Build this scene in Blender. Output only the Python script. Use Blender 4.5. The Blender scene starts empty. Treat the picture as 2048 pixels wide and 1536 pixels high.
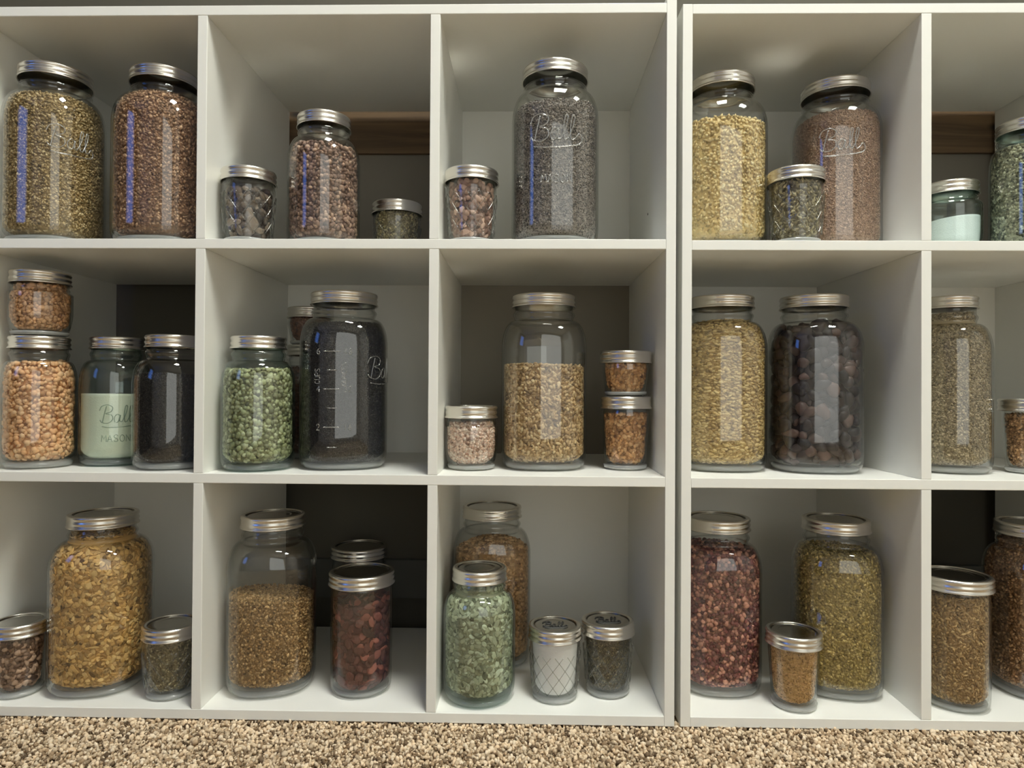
import bpy, math, random
import numpy as np
from mathutils import Matrix, Vector

PI = math.pi
random.seed(7)
scene = bpy.context.scene
COL = scene.collection
LINK = COL.objects.link

# ------------------------------------------------------------------ helpers
def lin(c):
    out = []
    for v in c[:3]:
        v = v / 255.0
        out.append(v / 12.92 if v <= 0.04045 else ((v + 0.055) / 1.055) ** 2.4)
    return tuple(out) + (1.0,)


def mesh_obj(name, verts, faces, mat=None, parent=None, smooth=False):
    me = bpy.data.meshes.new(name)
    me.from_pydata([tuple(v) for v in verts], [], [tuple(f) for f in faces])
    me.update()
    if smooth:
        me.polygons.foreach_set('use_smooth', [True] * len(me.polygons))
    if mat:
        me.materials.append(mat)
    o = bpy.data.objects.new(name, me)
    LINK(o)
    if parent:
        o.parent = parent
    return o


def tri_obj(name, V, F, mats, parent=None, smooth=True, matidx=None):
    """fast numpy triangle mesh"""
    me = bpy.data.meshes.new(name)
    nv, nf = len(V), len(F)
    me.vertices.add(nv)
    me.vertices.foreach_set('co', np.asarray(V, dtype=np.float32).ravel())
    me.loops.add(nf * 3)
    me.loops.foreach_set('vertex_index', np.asarray(F, dtype=np.int32).ravel())
    me.polygons.add(nf)
    me.polygons.foreach_set('loop_start', np.arange(nf, dtype=np.int32) * 3)
    me.polygons.foreach_set('loop_total', np.full(nf, 3, dtype=np.int32))
    for m in mats:
        me.materials.append(m)
    if matidx is not None:
        me.polygons.foreach_set('material_index', np.asarray(matidx, dtype=np.int32))
    me.update(calc_edges=True)
    me.polygons.foreach_set('use_smooth', np.full(nf, bool(smooth)))
    o = bpy.data.objects.new(name, me)
    LINK(o)
    if parent:
        o.parent = parent
    return o


def box(name, x0, x1, y0, y1, z0, z1, mat, parent=None, bevel=0.0):
    v = [(x, y, z) for z in (z0, z1) for y in (y0, y1) for x in (x0, x1)]
    f = [(0, 2, 3, 1), (4, 5, 7, 6), (0, 1, 5, 4), (2, 6, 7, 3), (0, 4, 6, 2), (1, 3, 7, 5)]
    o = mesh_obj(name, v, f, mat, parent)
    if bevel:
        b = o.modifiers.new('edge', 'BEVEL')
        b.width = bevel
        b.segments = 2
    return o


def boxes(name, lst, mat, parent=None):
    V, F = [], []
    for x0, x1, y0, y1, z0, z1 in lst:
        n = len(V)
        V += [(x, y, z) for z in (z0, z1) for y in (y0, y1) for x in (x0, x1)]
        F += [tuple(n + i for i in q) for q in
              [(0, 2, 3, 1), (4, 5, 7, 6), (0, 1, 5, 4), (2, 6, 7, 3), (0, 4, 6, 2), (1, 3, 7, 5)]]
    return mesh_obj(name, V, F, mat, parent)


def empty(name, loc, label, cat, group=None):
    o = bpy.data.objects.new(name, None)
    o.empty_display_size = 0.02
    LINK(o)
    o.location = loc
    o['label'] = label
    o['category'] = cat
    if group:
        o['group'] = group
    return o


def rho(theta, n, s):
    """superellipse radius factor, blended by s (0 round .. 1 squarish)"""
    if s <= 0:
        return np.ones_like(theta)
    r = 1.0 / (np.abs(np.cos(theta)) ** n + np.abs(np.sin(theta)) ** n) ** (1.0 / n)
    return 1 + (r - 1) * s


def revolve(name, prof, mat, parent, nseg=64, sq=None, rot=0.0, quilt=None, closed=False):
    """prof: list of (r, z); sq: list of squareness per point"""
    th = np.linspace(0, 2 * PI, nseg, endpoint=False)
    V, idx = [], []
    for i, (r, z) in enumerate(prof):
        if r < 1e-6:
            idx.append([len(V)])
            V.append((0, 0, z))
            continue
        rr = r * rho(th, 2.8, sq[i] if sq else 0)
        if quilt:
            rr = rr + quilt(th, z, i)
        idx.append(list(range(len(V), len(V) + nseg)))
        for a, q in zip(th, rr):
            V.append((q * math.cos(a + rot), q * math.sin(a + rot), z))
    F = []
    n = len(prof)
    for i in range(n if closed else n - 1):
        a, b = idx[i], idx[(i + 1) % n]
        if len(a) == 1 and len(b) == 1:
            continue
        for k in range(nseg):
            k2 = (k + 1) % nseg
            if len(a) == 1:
                F.append((a[0], b[k2], b[k]))
            elif len(b) == 1:
                F.append((a[k], a[k2], b[0]))
            else:
                F.append((a[k], a[k2], b[k2], b[k]))
    return mesh_obj(name, V, F, mat, parent, smooth=True)


# ------------------------------------------------------------------ materials
def new_mat(name):
    m = bpy.data.materials.new(name)
    m.use_nodes = True
    nt = m.node_tree
    nt.nodes.clear()
    out = nt.nodes.new('ShaderNodeOutputMaterial')
    return m, nt, out


def principled(name, col, rough=0.5, metal=0.0, spec=0.5, bump=None, vary=None):
    m, nt, out = new_mat(name)
    b = nt.nodes.new('ShaderNodeBsdfPrincipled')
    b.inputs['Base Color'].default_value = col
    b.inputs['Roughness'].default_value = rough
    b.inputs['Metallic'].default_value = metal
    b.inputs['Specular IOR Level'].default_value = spec
    nt.links.new(b.outputs[0], out.inputs[0])
    if bump or vary:
        tc = nt.nodes.new('ShaderNodeTexCoord')
    if vary:
        sc, amt = vary
        nz = nt.nodes.new('ShaderNodeTexNoise')
        nz.inputs['Scale'].default_value = sc
        nz.inputs['Detail'].default_value = 4
        nt.links.new(tc.outputs['Object'], nz.inputs['Vector'])
        mx = nt.nodes.new('ShaderNodeMix')
        mx.data_type = 'RGBA'
        mx.inputs[6].default_value = tuple(v * (1 - amt) for v in col[:3]) + (1,)
        mx.inputs[7].default_value = tuple(min(1, v * (1 + amt)) for v in col[:3]) + (1,)
        nt.links.new(nz.outputs['Fac'], mx.inputs[0])
        nt.links.new(mx.outputs[2], b.inputs['Base Color'])
    if bump:
        sc, strg, dist = bump
        nz = nt.nodes.new('ShaderNodeTexNoise')
        nz.inputs['Scale'].default_value = sc
        nz.inputs['Detail'].default_value = 3
        nt.links.new(tc.outputs['Object'], nz.inputs['Vector'])
        bp = nt.nodes.new('ShaderNodeBump')
        bp.inputs['Strength'].default_value = strg
        bp.inputs['Distance'].default_value = dist
        nt.links.new(nz.outputs['Fac'], bp.inputs['Height'])
        nt.links.new(bp.outputs[0], b.inputs['Normal'])
    return m


def glass_mat(name, clear, edge, rough=0.0, f0=0.05, diffuse=0.0):
    """clear glass wall: what passes through plus a mirror share that grows at grazing angles"""
    m, nt, out = new_mat(name)
    lw = nt.nodes.new('ShaderNodeLayerWeight')
    lw.inputs['Blend'].default_value = 0.5
    p5 = nt.nodes.new('ShaderNodeMath')
    p5.operation = 'POWER'
    p5.inputs[1].default_value = 5
    nt.links.new(lw.outputs['Facing'], p5.inputs[0])
    mr = nt.nodes.new('ShaderNodeMapRange')
    mr.inputs['To Min'].default_value = f0
    mr.inputs['To Max'].default_value = 1.0
    nt.links.new(p5.outputs[0], mr.inputs['Value'])
    p3 = nt.nodes.new('ShaderNodeMath')
    p3.operation = 'POWER'
    p3.inputs[1].default_value = 4
    nt.links.new(lw.outputs['Facing'], p3.inputs[0])
    mx = nt.nodes.new('ShaderNodeMix')
    mx.data_type = 'RGBA'
    mx.inputs[6].default_value = clear + (1,)
    mx.inputs[7].default_value = edge + (1,)
    nt.links.new(p3.outputs[0], mx.inputs[0])
    tr = nt.nodes.new('ShaderNodeBsdfTransparent')
    nt.links.new(mx.outputs[2], tr.inputs['Color'])
    gl = nt.nodes.new('ShaderNodeBsdfGlossy')
    gl.inputs['Roughness'].default_value = rough
    gl.inputs['Color'].default_value = (1, 1, 1, 1)
    ms = nt.nodes.new('ShaderNodeMixShader')
    nt.links.new(mr.outputs[0], ms.inputs[0])
    nt.links.new(tr.outputs[0], ms.inputs[1])
    nt.links.new(gl.outputs[0], ms.inputs[2])
    last = ms
    if diffuse:
        df = nt.nodes.new('ShaderNodeBsdfDiffuse')
        df.inputs['Color'].default_value = (0.8, 0.82, 0.8, 1)
        m2 = nt.nodes.new('ShaderNodeMixShader')
        m2.inputs[0].default_value = diffuse
        nt.links.new(ms.outputs[0], m2.inputs[1])
        nt.links.new(df.outputs[0], m2.inputs[2])
        last = m2
    nt.links.new(last.outputs[0], out.inputs[0])
    return m


def emission(name, col, strength):
    m, nt, out = new_mat(name)
    e = nt.nodes.new('ShaderNodeEmission')
    e.inputs['Color'].default_value = tuple(col) + (1,)
    e.inputs['Strength'].default_value = strength
    nt.links.new(e.outputs[0], out.inputs[0])
    return m


GAIN = 1.85
SAT = 0.93


def grain_mat(name, pal, rough=0.55, gain=GAIN, sat=SAT):
    m, nt, out = new_mat(name)
    b = nt.nodes.new('ShaderNodeBsdfPrincipled')
    b.inputs['Roughness'].default_value = rough
    b.inputs['Specular IOR Level'].default_value = 0.3
    g = nt.nodes.new('ShaderNodeNewGeometry')
    r = nt.nodes.new('ShaderNodeValToRGB')
    r.color_ramp.interpolation = 'LINEAR'
    n = len(pal)
    els = r.color_ramp.elements
    while len(els) < n:
        els.new(0.5)
    mean = sum(sum(lin(c)[:3]) for c in pal) / (3 * n)
    for i, c in enumerate(pal):
        els[i].position = i / (n - 1)
        l = lin(c)[:3]
        g0 = 0.3 * l[0] + 0.55 * l[1] + 0.15 * l[2]
        k = (sum(l) / 3 / mean) ** 0.5          # spread light and dark pieces a little further apart
        kk = gain * k
        kk = min(kk, 0.86 / max(l))
        els[i].color = tuple((g0 + (v - g0) * sat) * kk for v in l) + (1,)
    nt.links.new(g.outputs['Random Per Island'], r.inputs['Fac'])
    nt.links.new(r.outputs['Color'], b.inputs['Base Color'])
    nt.links.new(b.outputs[0], out.inputs[0])
    return m


M_white = principled('white_melamine', (0.835, 0.835, 0.785, 1), 0.36, spec=0.45, bump=(900, 0.04, 0.0005), vary=(6, 0.02))
M_back = principled('white_hardboard', (0.86, 0.855, 0.80, 1), 0.55, spec=0.3, vary=(5, 0.03))
M_brown = principled('brown_hardboard', (0.25, 0.225, 0.18, 1), 0.6, spec=0.3, vary=(5, 0.06))
M_band = principled('silver_tin', (0.76, 0.74, 0.69, 1), 0.27, metal=1.0, bump=(500, 0.05, 0.0004))
M_disc = principled('lid_tin', (0.56, 0.545, 0.50, 1), 0.15, metal=1.0, bump=(400, 0.05, 0.0004))
M_ink = principled('dark_lid_print', (0.05, 0.05, 0.045, 1), 0.5)
M_clear = glass_mat('clear_glass', (0.965, 0.97, 0.965), (0.50, 0.52, 0.49))
M_aqua = glass_mat('aqua_glass', (0.905, 0.947, 0.937), (0.36, 0.46, 0.44))
M_emb = glass_mat('embossed_clear_glass', (0.80, 0.80, 0.78), (0.4, 0.42, 0.4), rough=0.22, f0=0.22, diffuse=0.10)
M_base = glass_mat('stippled_glow_glass', (0.93, 0.93, 0.92), (0.7, 0.7, 0.68), rough=0.15, f0=0.06, diffuse=0.30)  # diffuse white stands in for light gathered in the stippled base
M_abase = glass_mat('stippled_glow_aqua', (0.84, 0.90, 0.88), (0.6, 0.66, 0.64), rough=0.15, f0=0.06, diffuse=0.15)
M_quilt = glass_mat('quilted_clear_glass', (0.78, 0.79, 0.76), (0.22, 0.23, 0.21), rough=0.08, f0=0.12)
M_emba = glass_mat('embossed_aqua_glass', (0.70, 0.76, 0.72), (0.25, 0.32, 0.3), rough=0.2, f0=0.08, diffuse=0.0)

# ------------------------------------------------------------------ dimensions (metres)
T, HC, WC, DP = 0.0121, 0.2751, 0.275, 0.2852
SH = [T, HC + 2 * T, 2 * HC + 3 * T]
OX, OY, OZ, OYAW = 0.5938, 0.0015, -0.0008, 0.0042
FLOOR = -0.005
TOP = 3 * HC + 4 * T

# ------------------------------------------------------------------ shelving units
def shelf_unit(name, loc, yaw, x_left, cols, backs, label, over=0.0, brown=()):
    """cols: list of cell left edges; panels of thickness T"""
    root = empty(name, loc, label, 'shelf unit', 'white cube shelving units')
    root.rotation_euler = (0, 0, yaw)
    bv = 0.0007
    xl = x_left
    xr = cols[-1] + WC + T
    box('side_panel', xl, xl + T, 0, DP, 0, TOP + over, M_white, root, bv)
    box('side_panel', xr - T, xr, 0, DP, 0, TOP + over, M_white, root, bv)
    box('bottom_panel', xl + T, xr - T, 0.0002, DP, 0, T, M_white, root, bv)
    box('top_panel', xl + T, xr - T, 0.0002, DP, TOP - T, TOP, M_white, root, bv)
    for k in (1, 2):
        z = k * (HC + T)
        box('shelf', xl + T, xr - T, 0.0002, DP, z, z + T, M_white, root, bv)
    for c in cols[1:]:
        for k in range(3):
            z = k * (HC + T) + T
            box('divider', c - T, c, 0.0004, DP, z, z + HC, M_white, root, bv)
    for ci, k in backs:
        z = k * (HC + T) + T
        x = cols[ci]
        b = box('back_panel', x - 0.004, x + WC + 0.004, DP, DP + 0.003, z - 0.004, z + HC + 0.004,
                M_back if (ci, k) not in brown else M_brown, root)
        if (ci, k) in brown:
            b['label'] = 'grey-brown hardboard back panel'
    return root


U1 = shelf_unit('cube_shelf_unit', (0, 0, 0), 0, -WC - T, [-WC, T, 2 * T + WC],
                [(0, 2), (2, 2), (1, 1), (2, 1), (0, 0), (2, 0)],
                'white nine-cube shelving unit standing left of the dark gap', 0.009, [(2, 1)])
U2 = shelf_unit('cube_shelf_unit', (OX, OY, OZ), OYAW, 0, [T, 2 * T + WC, 3 * T + 2 * WC],
                [(0, 2), (0, 1), (1, 1), (0, 0), (2, 0), (2, 1), (2, 2)],
                'white cube shelving unit right of the dark gap, cut off by the photo edge')

# screw heads / drill marks on the board faces
def disc(name, c, n, r, mat, parent):
    q = Vector(n).to_track_quat('Z', 'Y')
    V = [Vector(c) + q @ Vector((r * math.cos(a), r * math.sin(a), 0)) for a in np.linspace(0, 2 * PI, 12, endpoint=False)]
    V2 = [v + Vector(n) * 0.0004 for v in V]
    F = [tuple(range(12, 24))] + [(i, (i + 1) % 12, 12 + (i + 1) % 12, 12 + i) for i in range(12)]
    return mesh_obj(name, V + V2, F, mat, parent)


M_hole = principled('dark_hole_plug', (0.03, 0.028, 0.025, 1), 0.8)
disc('drill_hole', (2 * T + WC + 0.062, 0.112, TOP - T), (0, 0, -1), 0.0022, M_hole, U2)
disc('drill_hole', (T + WC, 0.135, HC + 2 * T + 0.135), (-1, 0, 0), 0.0018, M_hole, U2)
disc('drill_hole', (2 * T + 2 * WC, 0.12, SH[2] + 0.062), (-1, 0, 0), 0.0016, M_hole, U1)

# ------------------------------------------------------------------ room
def structure(o):
    o['kind'] = 'structure'
    return o


RX0, RX1, RY0, RY1, RZ = -2.1, 2.7, -3.1, 0.315, 2.35
M_wall = principled('pale_wall_paint', (0.74, 0.72, 0.67, 1), 0.7, vary=(3, 0.03))
M_darkwall = principled('dark_wall_paint', (0.085, 0.078, 0.058, 1), 0.8, vary=(4, 0.15))
M_panel = principled('dark_wood_panelling', (0.07, 0.055, 0.045, 1), 0.6, vary=(5, 0.3))
M_ceil = principled('ceiling_paint', (0.80, 0.78, 0.72, 1), 0.8)


def quad(name, pts, mat):
    return structure(mesh_obj(name, pts, [(0, 1, 2, 3)], mat))


# wall behind the units (thin slab)
structure(box('wall_back', RX0, RX1, RY1, RY1 + 0.05, FLOOR, RZ, M_darkwall))
structure(box('wall_left', RX0 - 0.05, RX0, RY0, RY1, FLOOR, RZ, M_panel))
structure(box('wall_right', RX1, RX1 + 0.05, RY0, RY1, FLOOR, RZ, M_wall))
structure(box('wall_front', RX0, RX1, RY0 - 0.05, RY0, FLOOR, RZ, M_wall))
structure(box('ceiling', RX0, RX1, RY0, RY1, RZ, RZ + 0.05, M_ceil))


# plank and low board fixed along the wall behind the open cubes
def wood_mat():
    m, nt, out = new_mat('knotty_pine')
    b = nt.nodes.new('ShaderNodeBsdfPrincipled')
    b.inputs['Roughness'].default_value = 0.7
    tc = nt.nodes.new('ShaderNodeTexCoord')
    mp = nt.nodes.new('ShaderNodeMapping')
    mp.inputs['Scale'].default_value = (2.2, 20, 30)
    nt.links.new(tc.outputs['Object'], mp.inputs['Vector'])
    nz = nt.nodes.new('ShaderNodeTexNoise')
    nz.inputs['Scale'].default_value = 2.0
    nz.inputs['Detail'].default_value = 6
    nz.inputs['Distortion'].default_value = 1.2
    nt.links.new(mp.outputs[0], nz.inputs['Vector'])
    r = nt.nodes.new('ShaderNodeValToRGB')
    r.color_ramp.elements[0].color = (0.085, 0.052, 0.026, 1)
    r.color_ramp.elements[0].position = 0.35
    r.color_ramp.elements[1].color = (0.17, 0.105, 0.05, 1)
    r.color_ramp.elements[1].position = 0.65
    nt.links.new(nz.outputs['Fac'], r.inputs['Fac'])
    # knots
    mp2 = nt.nodes.new('ShaderNodeMapping')
    mp2.inputs['Scale'].default_value = (7, 1, 16)
    mp2.inputs['Location'].default_value = (0.15, 0, 0.35)
    nt.links.new(tc.outputs['Object'], mp2.inputs['Vector'])
    vo = nt.nodes.new('ShaderNodeTexVoronoi')
    vo.inputs['Scale'].default_value = 1.0
    nt.links.new(mp2.outputs[0], vo.inputs['Vector'])
    mr = nt.nodes.new('ShaderNodeMapRange')
    mr.inputs['From Min'].default_value = 0.10
    mr.inputs['From Max'].default_value = 0.17
    nt.links.new(vo.outputs['Distance'], mr.inputs['Value'])
    mx = nt.nodes.new('ShaderNodeMix')
    mx.data_type = 'RGBA'
    mx.inputs[6].default_value = (0.015, 0.01, 0.006, 1)
    nt.links.new(mr.outputs[0], mx.inputs[0])
    nt.links.new(r.outputs[0], mx.inputs[7])
    nt.links.new(mx.outputs[2], b.inputs['Base Color'])
    nt.links.new(b.outputs[0], out.inputs[0])
    return m


M_pine = wood_mat()
structure(box('trim_1', -0.6, 1.6, RY1 - 0.018, RY1, 0.797, 0.90, M_pine))
M_midboard = principled('grey_brown_board', (0.20, 0.18, 0.145, 1), 0.7, vary=(5, 0.1))
structure(box('trim_2', -0.6, 1.6, RY1 - 0.010, RY1, 0.60, 0.797, M_midboard))
M_lowboard = principled('grey_painted_board', (0.09, 0.09, 0.078, 1), 0.7, vary=(6, 0.1))
structure(box('baseboard_back', -0.9, 1.7, RY1 - 0.012, RY1, 0.055, 0.118, M_lowboard))

# ceiling lamps, added glowing panels (outside the frame, they light the room and show in the glass)
M_lamp = emission('lamp_diffuser', (0.955, 0.955, 0.885), 80)
M_lamp2 = emission('lamp_diffuser_cool', (0.92, 0.98, 0.92), 38)
M_frame = principled('lamp_frame', (0.8, 0.8, 0.78, 1), 0.4)


def lamp(x, y, sx, sy, mat, label):
    t = empty('ceiling_light', (x, y, RZ), label, 'ceiling light', 'ceiling lights')
    boxes('frame', [(-sx - .02, sx + .02, -sy - .02, -sy, -.04, 0), (-sx - .02, sx + .02, sy, sy + .02, -.04, 0),
                    (-sx - .02, -sx, -sy, sy, -.04, 0), (sx, sx + .02, -sy, sy, -.04, 0)], M_frame, t)
    box('diffuser', -sx, sx, -sy, sy, -.034, -.03, mat, t)


lamp(0.68, -0.66, 0.21, 0.21, M_lamp, 'square ceiling light over the front of the shelves')
lamp(1.65, -1.05, 0.18, 0.18, M_lamp2, 'square ceiling light near the right wall')


def added_glow_panel(idx, pts_frame, glow_sheet, mat):
    f = structure(boxes('added_glow_panel_%d' % idx, pts_frame, M_frame))
    p = boxes('glow_sheet', [glow_sheet], mat, f)
    p['kind'] = 'structure'


M_glow_blue = emission('added_blue_glow', (0.12, 0.28, 0.90), 2.7)
M_glow_pale = emission('added_pale_glow', (0.98, 0.99, 0.92), 1.7)
# added blue panel on the left wall for the blue stripe in the glass
wx = RX0
added_glow_panel(1, [(wx, wx + .04, -2.60, -2.56, 0.9, 2.0), (wx, wx + .04, -1.74, -1.70, 0.9, 2.0),
           (wx, wx + .04, -2.60, -1.70, 0.88, 0.92), (wx, wx + .04, -2.60, -1.70, 1.98, 2.02)],
       (wx + .005, wx + .012, -2.56, -1.74, 0.92, 1.98), M_glow_blue)
# added pale glowing panel behind the camera, for grey reflections and front fill
wy = RY0
added_glow_panel(2, [(0.40, 0.44, wy, wy + .04, 0.1, 2.0), (2.26, 2.3, wy, wy + .04, 0.1, 2.0),
           (0.40, 2.3, wy, wy + .04, 0.06, 0.10), (0.40, 2.3, wy, wy + .04, 2.0, 2.04)],
       (0.44, 2.26, wy + .005, wy + .012, 0.10, 2.0), M_glow_pale)

# ------------------------------------------------------------------ carpet
PAL_CARPET = [(98, 80, 60), (150, 126, 96), (186, 164, 134), (214, 198, 172), (160, 140, 112), (200, 180, 150), (122, 102, 78)]


def carpet_mat():
    m, nt, out = new_mat('carpet_base')
    b = nt.nodes.new('ShaderNodeBsdfPrincipled')
    b.inputs['Roughness'].default_value = 0.95
    tc = nt.nodes.new('ShaderNodeTexCoord')
    vo = nt.nodes.new('ShaderNodeTexVoronoi')
    vo.inputs['Scale'].default_value = 190
    nt.links.new(tc.outputs['Object'], vo.inputs['Vector'])
    r = nt.nodes.new('ShaderNodeValToRGB')
    els = r.color_ramp.elements
    while len(els) < 5:
        els.new(0.5)
    for i, c in enumerate(PAL_CARPET[:5]):
        els[i].position = i / 4
        els[i].color = lin(c)
    sep = nt.nodes.new('ShaderNodeSeparateColor')
    nt.links.new(vo.outputs['Color'], sep.inputs[0])
    nt.links.new(sep.outputs[0], r.inputs['Fac'])
    nt.links.new(r.outputs[0], b.inputs['Base Color'])
    bp = nt.nodes.new('ShaderNodeBump')
    bp.inputs['Strength'].default_value = 0.6
    bp.inputs['Distance'].default_value = 0.004
    bp.invert = True
    nt.links.new(vo.outputs['Distance'], bp.inputs['Height'])
    nt.links.new(bp.outputs[0], b.inputs['Normal'])
    nt.links.new(b.outputs[0], out.inputs[0])
    return m


structure(box('floor', RX0, RX1, RY0, RY1, FLOOR - 0.05, FLOOR, carpet_mat()))

# grain prototypes -------------------------------------------------
OCT_V = np.array([(1, 0, 0), (-1, 0, 0), (0, 1, 0), (0, -1, 0), (0, 0, 1), (0, 0, -1)], float)
OCT_F = np.array([(0, 2, 4), (2, 1, 4), (1, 3, 4), (3, 0, 4), (2, 0, 5), (1, 2, 5), (3, 1, 5), (0, 3, 5)])


def ico():
    p = (1 + 5 ** .5) / 2
    v = np.array([(-1, p, 0), (1, p, 0), (-1, -p, 0), (1, -p, 0), (0, -1, p), (0, 1, p), (0, -1, -p), (0, 1, -p),
                  (p, 0, -1), (p, 0, 1), (-p, 0, -1), (-p, 0, 1)], float)
    v /= np.linalg.norm(v[0])
    f = np.array([(0, 11, 5), (0, 5, 1), (0, 1, 7), (0, 7, 10), (0, 10, 11), (1, 5, 9), (5, 11, 4), (11, 10, 2), (10, 7, 6),
                  (7, 1, 8), (3, 9, 4), (3, 4, 2), (3, 2, 6), (3, 6, 8), (3, 8, 9), (4, 9, 5), (2, 4, 11), (6, 2, 10), (8, 6, 7), (9, 8, 1)])
    return v, f


def subdiv(v, f):
    v = [tuple(x) for x in v]
    cache, nf = {}, []

    def mid(a, b):
        k = (min(a, b), max(a, b))
        if k not in cache:
            m = (np.array(v[a]) + np.array(v[b])) / 2
            m /= np.linalg.norm(m)
            cache[k] = len(v)
            v.append(tuple(m))
        return cache[k]
    for a, b, c in f:
        ab, bc, ca = mid(a, b), mid(b, c), mid(c, a)
        nf += [(a, ab, ca), (b, bc, ab), (c, ca, bc), (ab, bc, ca)]
    return np.array(v), np.array(nf)


ICO_V, ICO_F = ico()
SPH_V, SPH_F = subdiv(ICO_V, ICO_F)
CUB_V = np.array([(-1, -1, -1), (1, -1, -1), (1, 1, -1), (-1, 1, -1), (-1, -1, 1), (1, -1, 1), (1, 1, 1), (-1, 1, 1)], float) * 0.8
CUB_F = np.array([(0, 2, 1), (0, 3, 2), (4, 5, 6), (4, 6, 7), (0, 1, 5), (0, 5, 4), (1, 2, 6), (1, 6, 5), (2, 3, 7), (2, 7, 6), (3, 0, 4), (3, 4, 7)])
# bean: bent ellipsoid with a dimple
BEAN_V = SPH_V.copy()
BEAN_V[:, 1] += 0.35 * BEAN_V[:, 0] ** 2 - 0.1
# curled flake: thin bent lens
FLK_V = SPH_V.copy()
FLK_V[:, 2] += 0.8 * (FLK_V[:, 0] ** 2) + 0.5 * FLK_V[:, 1] ** 2 - 0.4
PROTO = {'oct': (OCT_V, OCT_F, True), 'ico': (ICO_V, ICO_F, True), 'sph': (SPH_V, SPH_F, True), 'cub': (CUB_V, CUB_F, False),
         'bean': (BEAN_V, SPH_F, True), 'flake': (FLK_V, SPH_F, True)}


def scatter(P, N, Tn, proto, size, rng, tilt=0.35, sj=0.22, jit=0.0, spin=None):
    """place a prototype at points P with normals N and tangents Tn; returns V, F"""
    pv, pf, _ = PROTO[proto]
    n = len(P)
    B = np.cross(N, Tn)
    phi = rng.uniform(0, 2 * PI, n) if spin is None else rng.normal(0, spin, n)
    e1 = np.cos(phi)[:, None] * Tn + np.sin(phi)[:, None] * B
    e1 = e1 + N * rng.normal(0, tilt, n)[:, None]
    e1 /= np.linalg.norm(e1, axis=1)[:, None]
    e3 = N + B * rng.normal(0, tilt, n)[:, None]
    e3 -= e1 * np.sum(e1 * e3, axis=1)[:, None]
    e3 /= np.linalg.norm(e3, axis=1)[:, None]
    e2 = np.cross(e3, e1)
    s = np.clip(rng.normal(1, sj, (n, 1)), 0.55, 1.5) * np.clip(rng.normal(1, sj * .5, (n, 3)), 0.6, 1.4) * np.array(size)[None, :]
    loc = np.broadcast_to(pv, (n,) + pv.shape).copy()
    if jit:
        loc += rng.normal(0, jit, loc.shape)
    loc = loc * s[:, None, :]
    V = P[:, None, :] + loc[:, :, 0:1] * e1[:, None, :] + loc[:, :, 1:2] * e2[:, None, :] + loc[:, :, 2:3] * e3[:, None, :]
    F = pf[None, :, :] + (np.arange(n) * len(pv))[:, None, None]
    return V.reshape(-1, 3), F.reshape(-1, 3)


rng = np.random.default_rng(11)
# twisted tufts in slightly wandering rows
sx, sy = 0.0037, 0.0037
gx, gy = np.meshgrid(np.arange(-0.62, 1.42, sx), np.arange(-0.30, 0.012, sy))
px = gx.ravel() + rng.normal(0, .0013, gx.size)
py = gy.ravel() + rng.normal(0, .0013, gx.size)
P = np.stack([px, py, FLOOR + 0.0022 + rng.uniform(-.0012, .0018, px.size)], 1)
N = np.tile((0., 0., 1.), (len(P), 1))
Tn = np.tile((1., 0., 0.), (len(P), 1))
V, F = scatter(P, N, Tn, 'ico', (0.0026, 0.0015, 0.0024), rng, tilt=0.7, sj=0.28)
o = tri_obj('carpet_pile', V, F, [grain_mat('carpet_yarn', PAL_CARPET, 0.95, 1.5)])
o['kind'] = 'stuff'
o['label'] = 'mottled beige and brown looped carpet in front of the shelves'
o['category'] = 'carpet'

# ------------------------------------------------------------------ strokes for raised lettering
def catmull(pts, n=6):
    P = [np.array(p, float) for p in pts]
    P = [2 * P[0] - P[1]] + P + [2 * P[-1] - P[-2]]
    out = []
    for i in range(1, len(P) - 2):
        for k in range(n):
            t = k / n
            a, b, c, d = P[i - 1], P[i], P[i + 1], P[i + 2]
            out.append(0.5 * ((2 * b) + (-a + c) * t + (2 * a - 5 * b + 4 * c - d) * t * t + (-a + 3 * b - 3 * c + d) * t ** 3))
    out.append(P[-2])
    return out


SCRIPT = [
    catmull([(0.12, 0.0), (0.22, 0.5), (0.34, 1.0)]),
    catmull([(-0.05, 0.72), (0.08, 0.98), (0.40, 1.08), (0.66, 0.92), (0.58, 0.66), (0.30, 0.54), (0.60, 0.46), (0.66, 0.18), (0.42, -0.04), (0.10, 0.0), (-0.02, 0.16)]),
    catmull([(1.06, 0.42), (0.90, 0.50), (0.76, 0.28), (0.80, 0.03), (0.96, 0.06), (1.08, 0.46), (1.04, 0.10), (1.16, 0.04)]),
    catmull([(1.16, 0.04), (1.36, 0.5), (1.46, 0.96), (1.36, 1.0), (1.28, 0.5), (1.32, 0.06), (1.44, 0.06)]),
    catmull([(1.44, 0.06), (1.64, 0.5), (1.74, 0.96), (1.64, 1.0), (1.56, 0.5), (1.60, 0.06), (1.76, 0.10), (1.92, 0.3),
             (2.05, 0.1), (1.9, -0.14), (1.3, -0.26), (0.5, -0.30), (0.1, -0.24)]),
]
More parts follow.
